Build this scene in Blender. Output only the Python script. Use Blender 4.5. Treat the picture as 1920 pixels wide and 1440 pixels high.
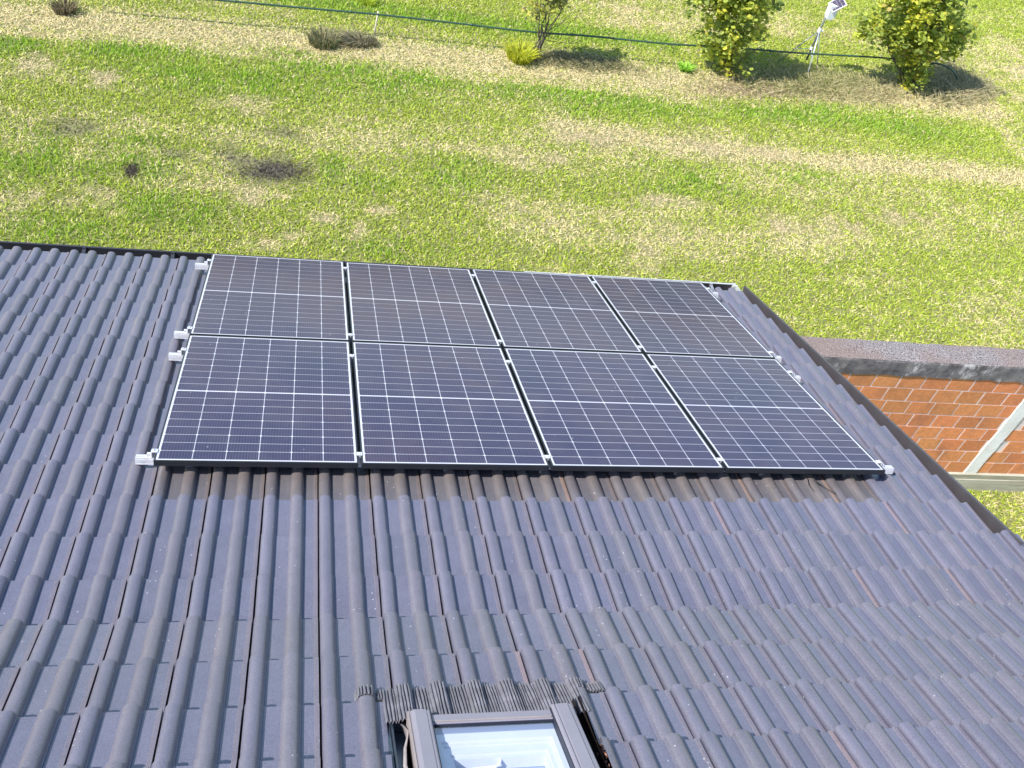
import bpy, math, random
import numpy as np
from mathutils import Vector, Matrix

scene = bpy.context.scene
for o in list(bpy.data.objects):
    bpy.data.objects.remove(o)
COL = scene.collection
random.seed(7)
rng = np.random.default_rng(7)
PI = math.pi

# ------------------------------------------------------------------ camera
CAMPOS = np.array([0.78565004, -3.51920208, 4.42890764])
RW = np.array([[0.97567608, -0.12581388, 0.17951893],
               [0.03139425, -0.73027511, -0.68243143],
               [0.21695756, 0.67146789, -0.70856213]])   # rows: right, down, forward
FPX = 1788.3
cam_data = bpy.data.cameras.new("Camera")
cam = bpy.data.objects.new("Camera", cam_data)
COL.objects.link(cam)
cm = Matrix.Identity(4)
for i in range(3):
    cm[i][0] = RW[0][i]; cm[i][1] = -RW[1][i]; cm[i][2] = -RW[2][i]; cm[i][3] = CAMPOS[i]
cam.matrix_world = cm
cam_data.sensor_width = 36.0
cam_data.lens = 36.0 * FPX / 1920.0
cam_data.clip_start = 0.05
cam_data.clip_end = 2000.0
scene.camera = cam

# ------------------------------------------------------------------ light
SUN_DIR = Vector((0.64, 0.17, -0.75)).normalized()       # direction the light travels
to_sun = -SUN_DIR
elev = math.asin(to_sun.z)
azim = math.atan2(to_sun.x, to_sun.y)                     # clockwise from +Y
world = bpy.data.worlds.new("World"); scene.world = world
world.use_nodes = True
wn = world.node_tree.nodes; wl = world.node_tree.links
for n in list(wn): wn.remove(n)
sky = wn.new('ShaderNodeTexSky'); sky.sky_type = 'NISHITA'; sky.sun_disc = False
sky.sun_elevation = elev; sky.sun_rotation = azim
sky.air_density = 1.0; sky.dust_density = 0.4; sky.ozone_density = 1.5
bg = wn.new('ShaderNodeBackground'); bg.inputs['Strength'].default_value = 0.15
wo = wn.new('ShaderNodeOutputWorld')
wl.new(sky.outputs[0], bg.inputs['Color']); wl.new(bg.outputs[0], wo.inputs['Surface'])
sd = bpy.data.lights.new("sun", 'SUN'); sd.energy = 4.5; sd.angle = math.radians(0.55)
sd.color = (1.0, 0.95, 0.88)
so = bpy.data.objects.new("sun", sd); COL.objects.link(so)
so.rotation_euler = SUN_DIR.to_track_quat('-Z', 'Y').to_euler()
so.location = (-10, 2, 15)
scene.view_settings.view_transform = 'Standard'
scene.view_settings.look = 'None'
scene.view_settings.exposure = 0.85
scene.view_settings.gamma = 1.0

# ------------------------------------------------------------------ frames
SL = math.radians(20)
CS, SN = math.cos(SL), math.sin(SL)
PAN = -0.124                     # height of the tile pans below the panel glass plane
VK = -1.19                       # where the roof changes pitch
AL = math.radians(11)
ZG = -3.7                        # lawn level

def R2W(u, v, n):                # roof frame (right, down-slope, normal) -> world
    return (u, v * CS + n * SN, -v * SN + n * CS)
def U2W(u, w, h):                # steeper upper part: w up-slope from the kink
    v = VK - w * math.cos(AL) + h * math.sin(AL)
    n = PAN + w * math.sin(AL) + h * math.cos(AL)
    return R2W(u, v, n)
def G(px, py, z=ZG):             # point of the lawn
    d = RW.T @ np.array([(px - 960) / FPX, (py - 720) / FPX, 1.0])
    t = (z - CAMPOS[2]) / d[2]
    return CAMPOS + t * d

# ------------------------------------------------------------------ mesh helpers
class MB:
    def __init__(self): self.v = []; self.f = []
    def add(self, vs, fs):
        b = len(self.v); self.v += [tuple(map(float, p)) for p in vs]; self.f += [tuple(b + i for i in f) for f in fs]
    def box(self, lo, hi, T=None):
        x0, y0, z0 = lo; x1, y1, z1 = hi
        vs = [(x0,y0,z0),(x1,y0,z0),(x1,y1,z0),(x0,y1,z0),(x0,y0,z1),(x1,y0,z1),(x1,y1,z1),(x0,y1,z1)]
        if T: vs = [T(*p) for p in vs]
        self.add(vs, [(0,3,2,1),(4,5,6,7),(0,1,5,4),(1,2,6,5),(2,3,7,6),(3,0,4,7)])
    def tube(self, pts, rad, seg=8, T=None, cap=True):
        pts = [Vector(T(*p)) if T else Vector(p) for p in pts]
        rads = rad if isinstance(rad, (list, tuple)) else [rad] * len(pts)
        base = len(self.v); prev = None
        for i, p in enumerate(pts):
            a = pts[max(i-1, 0)]; c = pts[min(i+1, len(pts)-1)]
            d = (c - a)
            if d.length < 1e-9: d = Vector((0,0,1))
            d.normalize()
            if prev is None:
                prev = d.orthogonal().normalized()
            x = (prev - d * prev.dot(d))
            if x.length < 1e-6: x = d.orthogonal()
            x.normalize(); prev = x; y = d.cross(x)
            for k in range(seg):
                t = 2 * PI * k / seg
                self.v.append(tuple(p + (x * math.cos(t) + y * math.sin(t)) * rads[i]))
        for i in range(len(pts) - 1):
            for k in range(seg):
                a = base + i*seg + k; b = base + i*seg + (k+1) % seg
                self.f.append((a, b, b+seg, a+seg))
        if cap:
            self.f.append(tuple(base + k for k in range(seg))[::-1])
            e = base + (len(pts)-1)*seg
            self.f.append(tuple(e + k for k in range(seg)))
    def prism(self, prof, a, b, T):   # closed profile [(p,q)] swept along first coordinate
        n = len(prof)
        vs = [T(a, p, q) for p, q in prof] + [T(b, p, q) for p, q in prof]
        fs = [(i, (i+1) % n, n + (i+1) % n, n + i) for i in range(n)]
        fs += [tuple(range(n))[::-1], tuple(range(n, 2*n))]
        self.add(vs, fs)
    def strip(self, rows):            # open sheet through rows of points
        n = len(rows[0]); vs = [p for r in rows for p in r]
        fs = [(i*n+j, i*n+j+1, (i+1)*n+j+1, (i+1)*n+j) for i in range(len(rows)-1) for j in range(n-1)]
        self.add(vs, fs)
    def build(self, name, mat, parent=None, smooth=False, origin=None, bevel=0):
        me = bpy.data.meshes.new(name)
        o = origin or (0,0,0)
        me.from_pydata([(p[0]-o[0], p[1]-o[1], p[2]-o[2]) for p in self.v], [], self.f)
        me.materials.append(mat)
        if smooth: me.polygons.foreach_set('use_smooth', [True]*len(me.polygons))
        ob = bpy.data.objects.new(name, me); COL.objects.link(ob)
        if parent: ob.parent = parent
        elif origin: ob.location = origin
        if bevel:
            m = ob.modifiers.new('bevel', 'BEVEL'); m.width = bevel; m.segments = 2; m.limit_method = 'ANGLE'
        me.update()
        return ob

def tag(o, label=None, cat=None, group=None, kind=None):
    if label: o['label'] = label
    if cat: o['category'] = cat
    if group: o['group'] = group
    if kind: o['kind'] = kind
    return o
def empty(name, loc, label, cat, group=None, rot=None):
    e = bpy.data.objects.new(name, None); COL.objects.link(e)
    e.location = loc; e.empty_display_size = 0.2
    if rot: e.rotation_euler = rot
    return tag(e, label, cat, group)
def raw_mesh(name, V, F, mat, parent=None, color=None, smooth=False):
    """fast mesh from numpy arrays; color: per-vertex rgb"""
    me = bpy.data.meshes.new(name)
    k = F.shape[1]
    me.vertices.add(len(V)); me.vertices.foreach_set('co', V.astype(np.float32).ravel())
    me.loops.add(F.size); me.loops.foreach_set('vertex_index', F.astype(np.int32).ravel())
    me.polygons.add(len(F))
    me.polygons.foreach_set('loop_start', np.arange(0, F.size, k, dtype=np.int32))
    me.polygons.foreach_set('loop_total', np.full(len(F), k, dtype=np.int32))
    me.polygons.foreach_set('use_smooth', np.full(len(F), bool(smooth)))
    if color is not None:
        ca = me.color_attributes.new('tint', 'FLOAT_COLOR', 'POINT')
        c4 = np.ones((len(V), 4), dtype=np.float32); c4[:, :3] = color
        ca.data.foreach_set('color', c4.ravel())
    me.materials.append(mat); me.update(calc_edges=True); me.validate()
    ob = bpy.data.objects.new(name, me); COL.objects.link(ob)
    if parent: ob.parent = parent
    return ob

# ------------------------------------------------------------------ materials
class NT:
    def __init__(self, name):
        self.m = bpy.data.materials.new(name); self.m.use_nodes = True
        self.t = self.m.node_tree; self.n = self.t.nodes; self.l = self.t.links
        self.p = self.n['Principled BSDF']; self.out = self.n['Material Output']
        self.tc = self.n.new('ShaderNodeTexCoord')
    def node(self, t, **kw):
        nd = self.n.new(t)
        for k, v in kw.items(): setattr(nd, k, v)
        return nd
    def link(self, a, b): self.l.new(a, b)
    def noise(self, scale, detail=4, rough=.6, vec=None, dist=0):
        nd = self.node('ShaderNodeTexNoise')
        nd.inputs['Scale'].default_value = scale; nd.inputs['Detail'].default_value = detail
        nd.inputs['Roughness'].default_value = rough; nd.inputs['Distortion'].default_value = dist
        self.link(vec if vec is not None else self.tc.outputs['Object'], nd.inputs['Vector'])
        return nd.outputs['Fac']
    def ramp(self, fac, stops):
        r = self.node('ShaderNodeValToRGB')
        e = r.color_ramp.elements
        while len(e) < len(stops): e.new(.5)
        for i, (p, c) in enumerate(stops):
            e[i].position = p; e[i].color = (c[0], c[1], c[2], 1) if not isinstance(c, (int, float)) else (c, c, c, 1)
        self.link(fac, r.inputs['Fac']); return r.outputs['Color']
    def mix(self, fac, a, b, mode='MIX'):
        m = self.node('ShaderNodeMix', data_type='RGBA', blend_type=mode)
        for ix, x in ((0, fac), (6, a), (7, b)):
            s = m.inputs[ix]
            if isinstance(x, (int, float)): s.default_value = x if ix == 0 else (x, x, x, 1)
            elif isinstance(x, (tuple, list)): s.default_value = (*x, 1)
            else: self.link(x, s)
        return m.outputs[2]
    def math(self, op, a, b=None, c=None):
        m = self.node('ShaderNodeMath', operation=op)
        for i, x in enumerate((a, b, c)):
            if x is None: continue
            if isinstance(x, (int, float)): m.inputs[i].default_value = x
            else: self.link(x, m.inputs[i])
        return m.outputs[0]
    def mapping(self, scale, rot=(0,0,0), src='Object'):
        m = self.node('ShaderNodeMapping'); m.inputs['Scale'].default_value = scale; m.inputs['Rotation'].default_value = rot
        self.link(self.tc.outputs[src], m.inputs['Vector']); return m.outputs[0]
    def attr(self, name, out='Color'):
        a = self.node('ShaderNodeAttribute'); a.attribute_name = name; return a.outputs[out]
    def bump(self, h, strength=.4, dist=.01):
        b = self.node('ShaderNodeBump'); b.inputs['Strength'].default_value = strength; b.inputs['Distance'].default_value = dist
        self.link(h, b.inputs['Height']); self.link(b.outputs[0], self.p.inputs['Normal'])
    def set(self, **kw):
        for k, v in kw.items():
            s = self.p.inputs[k.replace('_', ' ')]
            if isinstance(v, (int, float)): s.default_value = v
            elif isinstance(v, (tuple, list)): s.default_value = (*v, 1) if len(v) == 3 else v
            else: self.link(v, s)
        return self

def plain(name, col, rough=.5, metal=0, var=.15, scale=12, bump=.1):
    t = NT(name)
    f = t.noise(scale, 5)
    lo = tuple(c*(1-var) for c in col); hi = tuple(min(1, c*(1+var)) for c in col)
    t.set(Base_Color=t.ramp(f, [(.3, lo), (.7, hi)]), Roughness=rough, Metallic=metal)
    if bump: t.bump(t.noise(scale*8, 3), bump, .002)
    return t.m

# roof tile: engobed concrete, per-tile tint from the mesh, granular
def tile_material():
    t = NT('roof_tile')
    tint = t.attr('tint')
    big = t.noise(1.3, 5, .6)
    mid = t.noise(9, 5, .65)
    fine = t.noise(260, 2, .6)
    col = t.mix(.55, tint, t.ramp(mid, [(.3, .85), (.7, 1.14)]), 'MULTIPLY')
    col = t.mix(.6, col, t.ramp(fine, [(.3, .4), (.7, 1.6)]), 'MULTIPLY')
    # pale dust streaks that run down the slope
    st = t.noise(3, 6, .7, t.mapping((9, 1.1, 1.1)))
    col = t.mix(t.math('MULTIPLY', t.ramp(st, [(.55, 0), (.75, 1)]), .22), col, (.21,.195,.19))
    # small bird-dropping / lichen specks
    vo = t.node('ShaderNodeTexVoronoi'); vo.inputs['Scale'].default_value = 26
    t.link(t.tc.outputs['Object'], vo.inputs['Vector'])
    sp = t.math('MULTIPLY', t.math('LESS_THAN', vo.outputs['Distance'], .09), t.math('GREATER_THAN', t.noise(4.0, 3), .57))
    col = t.mix(t.math('MULTIPLY', sp, .7), col, (.5,.5,.5))
    t.set(Base_Color=col, Roughness=t.ramp(t.math('ADD', t.math('MULTIPLY', big, .5), t.math('MULTIPLY', mid, .5)), [(.35, .28), (.7, .42)]))
    t.p.inputs['Specular IOR Level'].default_value = .9
    t.bump(t.math('ADD', t.math('MULTIPLY', fine, .5), t.math('MULTIPLY', t.noise(70, 3), .6)), .35, .004)
    return t.m
M_TILE = tile_material()

def cell_material():
    t = NT('photovoltaic_cell')
    sx = t.node('ShaderNodeSeparateXYZ'); t.link(t.tc.outputs['Object'], sx.inputs[0])
    # thin busbar wires along the length of the panel, 10 to a cell
    fr = t.math('FRACT', t.math('MULTIPLY', sx.outputs[0], 1/0.01655))
    bar = t.math('LESS_THAN', t.math('ABSOLUTE', t.math('SUBTRACT', fr, .5)), .10)
    oi = t.node('ShaderNodeObjectInfo')
    vm = t.node('ShaderNodeVectorMath', operation='ADD'); t.link(t.tc.outputs['Object'], vm.inputs[0]); t.link(oi.outputs['Location'], vm.inputs[1])
    n = t.noise(1.15, 3, .5, vm.outputs[0])
    base = t.ramp(n, [(.32, (.022,.023,.060)), (.5, (.033,.028,.066)), (.62, (.044,.031,.060)), (.72, (.030,.027,.066))])  # thin-film tones, with purple-brown glass reflections put into the colour
    base = t.mix(bar, base, (.066,.064,.098))
    du = t.noise(3.0, 6, .7, vm.outputs[0])
    base = t.mix(t.math('MULTIPLY', t.ramp(du, [(.45, 0), (.8, 1)]), .10), base, (.30,.27,.24))
    vo = t.node('ShaderNodeTexVoronoi'); vo.inputs['Scale'].default_value = 7
    t.link(vm.outputs[0], vo.inputs['Vector'])
    base = t.mix(t.math('MULTIPLY', t.math('LESS_THAN', vo.outputs['Distance'], .045), .35), base, (.5,.5,.5))
    t.set(Base_Color=base, Roughness=.5, Coat_Weight=.50, Coat_Roughness=t.ramp(du, [(.3, .06), (.7, .16)]), Coat_IOR=1.45)
    t.p.inputs['Specular IOR Level'].default_value = .1
    return t.m
M_CELL = cell_material()
t = NT('panel_backsheet'); t.set(Base_Color=(.54,.55,.61), Roughness=.4, Coat_Weight=.3, Coat_Roughness=.1); M_BACK = t.m
t = NT('black_anodised_frame'); t.set(Base_Color=(.014,.016,.021), Roughness=.34, Metallic=.0, Specular_IOR_Level=.6); M_FRAME = t.m
t = NT('aluminium'); n_ = t.noise(40, 3); t.set(Base_Color=t.ramp(n_, [(.3,(.56,.57,.61)),(.7,(.70,.71,.75))]), Roughness=.45, Metallic=.35); M_ALU = t.m
M_STEEL = plain('stainless_hook', (.45,.46,.47), .4, .6)
M_BLACK = plain('black_plastic', (.012,.012,.014), .5)
M_FLASH = plain('brown_flashing', (.066,.060,.065), .42, .15, .12, 6)
M_GUT = plain('anthracite_gutter', (.045,.047,.055), .32, .2, .1, 6)
M_GUTL = plain('zinc_end_and_glint', (.52,.53,.52), .4, .3, .1, 6)
M_SASH = plain('aluminium_cladding_brown_grey', (.25,.235,.28), .36, .25, .06, 5, .03)
M_SASHE = plain('cladding_edge', (.30,.26,.25), .45, .1, .15, 20)
M_GASK = plain('rubber_gasket', (.015,.018,.03), .5)
M_UNDER = plain('dark_underlay', (.02,.02,.022), .9)
M_TROUGH = plain('blue_grey_flashing', (.06,.085,.12), .3, .4, .3, 8)
M_RENDER = plain('house_render', (.62,.58,.50), .9, 0, .06, 3)
t = NT('lead_apron')
c = t.mix(t.math('MULTIPLY', t.ramp(t.noise(30, 5), [(.45, 0), (.7, 1)]), .55), t.ramp(t.noise(14, 4), [(.3, (.12,.118,.14)), (.7, (.23,.225,.26))]), (.13,.13,.12))
t.set(Base_Color=c, Roughness=.6, Metallic=.15); t.bump(t.noise(60, 3), .5, .004); M_LEAD = t.m
t = NT('leaf_litter'); t.set(Base_Color=t.ramp(t.noise(60, 4), [(.35, (.04,.018,.012)), (.6, (.22,.085,.05)), (.75, (.45,.30,.22))]), Roughness=.8); M_LITTER = t.m

# ------------------------------------------------------------------ roof tiles
TP = 0.30; TU0 = 0.005
def tile_profile():
    pr = [(0.0065, -.020), (0.0065, .004)]
    def roll(c, hw, H, n=9):
        out = []
        for i in range(n + 1):
            a = PI * (1 - i / n)
            x = c + hw * math.cos(a); out.append((x, H * (math.sin(a) ** .72)))
        return out
    r1 = roll(0.0405, .034, .032, 12)
    pr += r1[1:]
    pr += [(0.078, -.0015), (0.084, 0), (0.142, 0)]
    r2 = roll(0.1850, .0370, .034, 12)
    pr += [(0.148, 0.0)] + r2[1:]
    pr += [(0.226, -.0015), (0.231, 0), (0.278, 0), (0.2815, .0055), (0.2980, .0055), (0.2980, -.020)]
    return pr
PROF = tile_profile()
def tile_base(u, v):
    """per-tile base tint"""
    b = random.uniform(.94, 1.06)
    c = np.array([.115, .112, .150]) * b
    c *= np.array([random.uniform(.98,1.02), 1, random.uniform(.98,1.03)])
    return c
TV, TF, TC, TS = [], [], [], []
def clip_prof(prof, lo, hi):
    out = []
    for i, (x, z) in enumerate(prof):
        if lo <= x <= hi: out.append((x, z))
        if i + 1 < len(prof):
            x2, z2 = prof[i+1]
            for L in (lo, hi):
                if (x - L) * (x2 - L) < 0:
                    k = (L - x) / (x2 - x); out.append((L, z + k*(z2-z)))
    out.sort(key=lambda q: 0)
    return out
def lay_tile(u0, w_nose, length, TR, tint, prof):
    """TR(u, s, h): s grows up-slope from the nose"""
    yaw = random.gauss(0, .0022); dz = random.gauss(0, .0009); ds = random.gauss(0, .0022); roll = random.gauss(0, .004)
    edge = np.array([1.16, 1.05, .95]) if (random.random() < .86 or u0 < 1.5) else np.array([1.75, 1.35, 1.05])
    ztop = lambda s: .012 - .038 * s / .345 + dz
    rows = [(0.0, -.016), (0.0, -.0035), (.0035, 0.0), (.0035, 0.0), (length + .05, 0.0)]
    b = len(TV); n = len(prof)
    for s, off in rows:
        for x, z in prof:
            zz = z + ztop(s) + off + roll * (x - .15)
            if off < -.01: zz = z*0.55 + ztop(s) - .016
            TV.append(TR(u0 + x + yaw * s, s + ds, zz))
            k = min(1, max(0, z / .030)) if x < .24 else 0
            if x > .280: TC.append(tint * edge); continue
            cool = np.array([.98, 1.01, 1.04])  # pans slightly bluer: their sky reflection put into the tint
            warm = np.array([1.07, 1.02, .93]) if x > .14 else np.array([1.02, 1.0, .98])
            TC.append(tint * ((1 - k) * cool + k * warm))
    for i in (0, 1, 3):
        for j in range(n - 1):
            TF.append((b + i*n + j, b + (i+1)*n + j, b + (i+1)*n + j + 1, b + i*n + j + 1))
            xm = (prof[j][0] + prof[j+1][0]) / 2
            TS.append(i >= 3 and ((.0066 < xm < .0745) or (.1480 < xm < .2222)))
BROWN_TINT = np.array([.112, .099, .094])
NOSE_L = [-.215 + .345 * k for k in range(-2, 12)]
NOSE_L[-1] = 3.595
for iv, vn in enumerate(NOSE_L):
    last = 16 if vn > -.5 else 17
    prev = NOSE_L[iv-1] if iv > 0 else VK - .045
    L = vn - prev
    for j in range(-16, last + 1):
        u0 = TU0 + TP * j
        prof = PROF
        if j == 17: prof = clip_prof(PROF, 0, .135)
        tint = tile_base(u0, vn)
        # browner tint on the tiles under the array
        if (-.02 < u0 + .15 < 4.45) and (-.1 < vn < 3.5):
            tint = tint * .25 + BROWN_TINT * random.uniform(.9, 1.1) * .75
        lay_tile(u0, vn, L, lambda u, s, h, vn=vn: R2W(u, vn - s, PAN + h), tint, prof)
NOSE_U = [.045 + .34 * k for k in range(0, 10)]
WIN_L, WIN_R = 1.165, 1.985        # opening for the roof window
WIN_B, WIN_T = .72, 2.1
for w0 in NOSE_U:
    for j in range(-16, 18):
        u0 = TU0 + TP * j
        segs = [PROF]
        if WIN_B - .1 < w0 < WIN_T and u0 + .3 > WIN_L and u0 < WIN_R:
            segs = []
            if u0 < WIN_L: segs.append(clip_prof(PROF, 0, WIN_L - u0))
            if u0 + .3 > WIN_R: segs.append(clip_prof(PROF, WIN_R - u0, .4))
        if j == 17: segs = [clip_prof(PROF, 0, .135)]
        tint = tile_base(u0, w0)
        for prof in segs:
            if len(prof) < 2: continue
            lay_tile(u0, w0, .34, lambda u, s, h, w0=w0: U2W(u, w0 + s, h), tint, prof)

house = empty('house', (0.3, -1.5, ZG), 'low house seen from above with a dark grey double-roll tiled roof', 'house')
HO = Vector(house.location)
def hpart(ob, parent=None):
    ob.parent = parent or house
    if (parent or house) is house: ob.matrix_parent_inverse = Matrix.Translation(-HO)
    return ob
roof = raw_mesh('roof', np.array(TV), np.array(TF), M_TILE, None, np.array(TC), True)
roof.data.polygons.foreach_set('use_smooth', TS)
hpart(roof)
# ridge and the slope behind the camera
WR = 3.46
mb = MB()
a = Vector(U2W(-4.8, WR, 0)); b_ = Vector(U2W(5.25, WR, 0))
mb.tube([a + Vector((0,0,-.01)), b_ + Vector((0,0,-.01))], .11, 12)
mb.box((-4.8, a.y - 4.0, a.z - 2.25), (5.25, a.y - 3.98, a.z - 2.2))
mb.add([(-4.8, a.y, a.z-.02), (5.25, a.y, a.z-.02), (5.25, a.y-4.2, a.z-2.2), (-4.8, a.y-4.2, a.z-2.2)], [(0,1,2,3)])
rg = mb.build('ridge', M_FLASH, roof)
# underlay below the tiles (closed slab)
mb = MB()
mb.prism([(3.50, PAN-.06), (VK, PAN-.06), (VK, PAN-.14), (3.50, PAN-.14)], -4.75, 5.10, R2W)
k = .72
for (ua, ub, wa, wb) in ((-4.75, WIN_L+.01, 0, WR), (WIN_R+.01, 5.10, 0, WR), (WIN_L+.01, WIN_R+.01, 0, .80), (WIN_L+.01, WIN_R+.01, 2.02, WR)):
    mb.prism([(wa, -.06), (wb, -.06), (wb, -.14), (wa, -.14)], ua, ub, U2W)
hpart(mb.build('underlay', M_UNDER))
# walls of the house
ev = R2W(0, 3.30, PAN-.15); kk = R2W(0, VK, PAN-.15); rr = U2W(0, WR, -.15)
mb = MB()
ys = [ev[1], kk[1], rr[1], rr[1]-3.8]; zs = [ev[2], kk[2], rr[2], rr[2]-2.05]
for x0, x1 in ((-4.5, -4.25), (4.72, 4.97)):
    prof = [(ys[0], ZG-.2)] + [(y, z) for y, z in zip(ys, zs)] + [(ys[3], ZG-.2)]
    mb.prism(prof, x0, x1, lambda a, p, q: (a, p, q))
mb.box((-4.25, ys[0]-.25, ZG-.2), (4.72, ys[0], zs[0]-.03))
mb.box((-4.25, ys[3], ZG-.2), (4.72, ys[3]+.25, zs[3]-.03))
hpart(mb.build('wall', M_RENDER))
# verge flashing: trough plus brown upstand
mb = MB()
mb.prism([(5.085, PAN-.085), (5.150, PAN-.085), (5.150, -.080), (5.158, -.080), (5.158, -.22), (5.085, -.22)], 3.66, -.70,
         lambda s, u, n: R2W(u, s, n))
mb.prism([(5.1485, -.0798), (5.170, -.0798), (5.170, -.087), (5.1585, -.087), (5.1585, -.0802), (5.1485, -.0802)], 3.66, -.70, lambda s, u, n: R2W(u, s, n))
hpart(mb.build('verge_flashing', M_FLASH))
mb = MB()
mb.prism([(5.10, -.15), (5.165, -.15), (5.165, -.22), (5.10, -.22)], -.702, VK, lambda s, u, n: R2W(u, s, n))
mb.prism([(5.10, -.035), (5.165, -.035), (5.165, -.12), (5.10, -.12)], 0, WR, lambda s, u, n: U2W(u, s, n))
hpart(mb.build('bargeboard', M_FLASH))
# gutter along the eave (level box gutter)
gy, gz = R2W(0, 3.60, PAN)[1], R2W(0, 3.60, PAN)[2]
oy, oz = R2W(0, 3.835, -.14)[1], R2W(0, 3.835, -.14)[2]
mb = MB()
th = .004
pf = [(gy-.03, gz-.01), (gy-.03, oz-.12), (gy+.02, oz-.145), (oy-.03, oz-.145), (oy, oz-.11), (oy, oz), (oy+.016, oz+.002), (oy+.016, oz-.012),
      (oy+.004, oz-.010), (oy+.004, oz-.112), (oy-.028, oz-.150), (gy+.018, oz-.150), (gy-.036, oz-.123), (gy-.036, gz-.01)]
mb.prism(pf, -4.8, 5.14, lambda a, p, q: (a, p, q))
gut = hpart(mb.build('gutter', M_GUT))
mb = MB()
mb.prism([(gy-.034, gz-.02), (gy+.0, oz-.14), (oy-.03, oz-.145), (oy, oz-.11), (oy+.018, oz+.004)], 5.141, 5.149, lambda a, p, q: (a, p, q))
mb.box((5.11, oy-.035, oz-.03), (5.140, oy+.018, oz+.009))
mb.build('end_cap', M_GUTL, gut)
mb = MB()
mb.box((2.9, oy+.0165, oz-.004), (5.14, oy+.0185, oz+.003)); mb.box((2.9, oy-.002, oz+.0025), (5.14, oy+.0185, oz+.006))  # added pale strip: sun glint on the right part of the lip
mb.build('lip_glint', M_GUTL, gut)
for xb in [4.86 - .75*i for i in range(13)]:
    mb = MB(); mb.box((xb, gy-.02, oz-.012), (xb+.03, oy+.002, oz-.007)); mb.box((xb, oy-.012, oz-.03), (xb+.03, oy-.001, oz+.004))
    mb.build('bracket', M_STEEL if xb > 4.5 else M_GUT, gut)

# ------------------------------------------------------------------ roof window
win = bpy.data.objects.new('roof_window', None); COL.objects.link(win); win.parent = house
win.location = Vector(U2W(1.58, .80, 0)) - HO
WO = Vector(U2W(1.58, .80, 0))
def wpart(ob):
    ob.parent = win; ob.matrix_parent_inverse = Matrix.Translation(-WO); return ob
WT = 2.02
mb = MB()
# left cover, slightly rounded on its outer shoulder
def cover(u0, u1, outer):
    if outer < 0:
        return [(u0, 0), (u0, .062), (u0+.006, .078), (u0+.020, .084), (u1-.016, .082), (u1-.014, .079), (u1-.006, .079), (u1, .076), (u1, 0)]
    return [(u0, 0), (u0, .076), (u0+.006, .080), (u0+.014, .082), (u0+.017, .076), (u0+.021, .082), (u1-.024, .084), (u1-.021, .080), (u1-.004, .078), (u1, .070), (u1, 0)]
mb.prism(cover(1.246, 1.328, -1), .892, WT, lambda s, u, h: U2W(u, s, h))
mb.prism(cover(1.822, 1.914, 1), .892, WT, lambda s, u, h: U2W(u, s, h))
mb.box((1.332, .905, 0), (1.818, .948, .064), U2W)
mb.prism([(.948, .0), (.948, .060), (.954, .062), (.958, .056), (.958, .0)], 1.332, 1.818, U2W)
mb.box((1.250, WT, 0), (1.916, WT+.12, .095), U2W)
wpart(mb.build('frame', M_SASH, bevel=.002))
mb = MB()
mb.box((1.3285, .90, .01), (1.3320, WT, .072), U2W); mb.box((1.8185, .90, .01), (1.8218, WT, .070), U2W)
mb.box((1.3325, .9585, .03), (1.8180, .962, .0565), U2W)
wpart(mb.build('gasket', M_GASK))
mb = MB()
mb.box((1.342, .9462, .0605), (1.812, .9500, .0650), U2W)
mb.box((1.2390, .885, .0), (1.2458, WT, .070), U2W); mb.box((1.9142, .888, .0), (1.9170, WT, .066), U2W)
wpart(mb.build('trim_strip', M_SASHE))
# glass, inner lining, added pale blue backing, handle
t = NT('window_glass')
gl = t.node('ShaderNodeBsdfGlossy'); gl.inputs['Roughness'].default_value = .015; gl.inputs['Color'].default_value = (.95,.97,1,1)
tr = t.node('ShaderNodeBsdfTransparent'); tr.inputs['Color'].default_value = (.90,.92,.97,1)
fr = t.node('ShaderNodeFresnel'); fr.inputs['IOR'].default_value = 1.6
ms = t.node('ShaderNodeMixShader')
gg = t.node('ShaderNodeNewGeometry')
t.link(t.math('MULTIPLY', fr.outputs[0], t.math('SUBTRACT', 1.0, gg.outputs['Backfacing'])), ms.inputs[0]); t.link(tr.outputs[0], ms.inputs[1]); t.link(gl.outputs[0], ms.inputs[2])
t.link(ms.outputs[0], t.out.inputs['Surface']); M_GLASS = t.m
mb = MB(); mb.add([U2W(1.3325, WT, .050), U2W(1.3325, .9625, .050), U2W(1.8180, .9625, .050), U2W(1.8180, WT, .050)], [(3,2,1,0)])
pane = wpart(mb.build('pane', M_GLASS))
M_WHITE = plain('white_lacquer', (.80,.81,.84), .35, 0, .04, 5, 0)
mb = MB()
for i, (d, h) in enumerate(((.0, .036), (.045, .026), (.062, .020), (.105, .012))):
    nx = ((.045, .062, .105, .125)[i]) ; e0 = d*.5; e1 = nx*.5
    y0 = .963 + .030 + d; y1 = .963 + .030 + nx
    mb.box((1.333 + e0, y0, h-.05), (1.8175 - e0, y1, h), U2W)
    mb.box((1.333 + e0, y1, h-.05), (1.333 + e1, WT, h), U2W)
    mb.box((1.8175 - e1, y1, h-.05), (1.8175 - e0, WT, h), U2W)
M_INNER = plain('inner_white_frame', (.50,.52,.58), .5, 0, .05, 5, 0)
wpart(mb.build('inner_sash', M_INNER))
M_BACKING = plain('sky_blue_backing', (.24,.31,.50), .5, 0, .06, 3, .05)
mb = MB(); mb.box((1.39, 1.10, -.045), (1.760, WT, -.040), U2W)  # added backing; the pane's light blue sky reflection put into its colour
wpart(mb.build('sky_backing', M_BACKING))
t = NT('spacer_tint'); t.set(Base_Color=(.17,.20,.30), Roughness=.5); 
mb = MB(); mb.box((1.333, .9632, .0), (1.8175, .9925, .040), U2W); wpart(mb.build('spacer', t.m))
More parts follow.
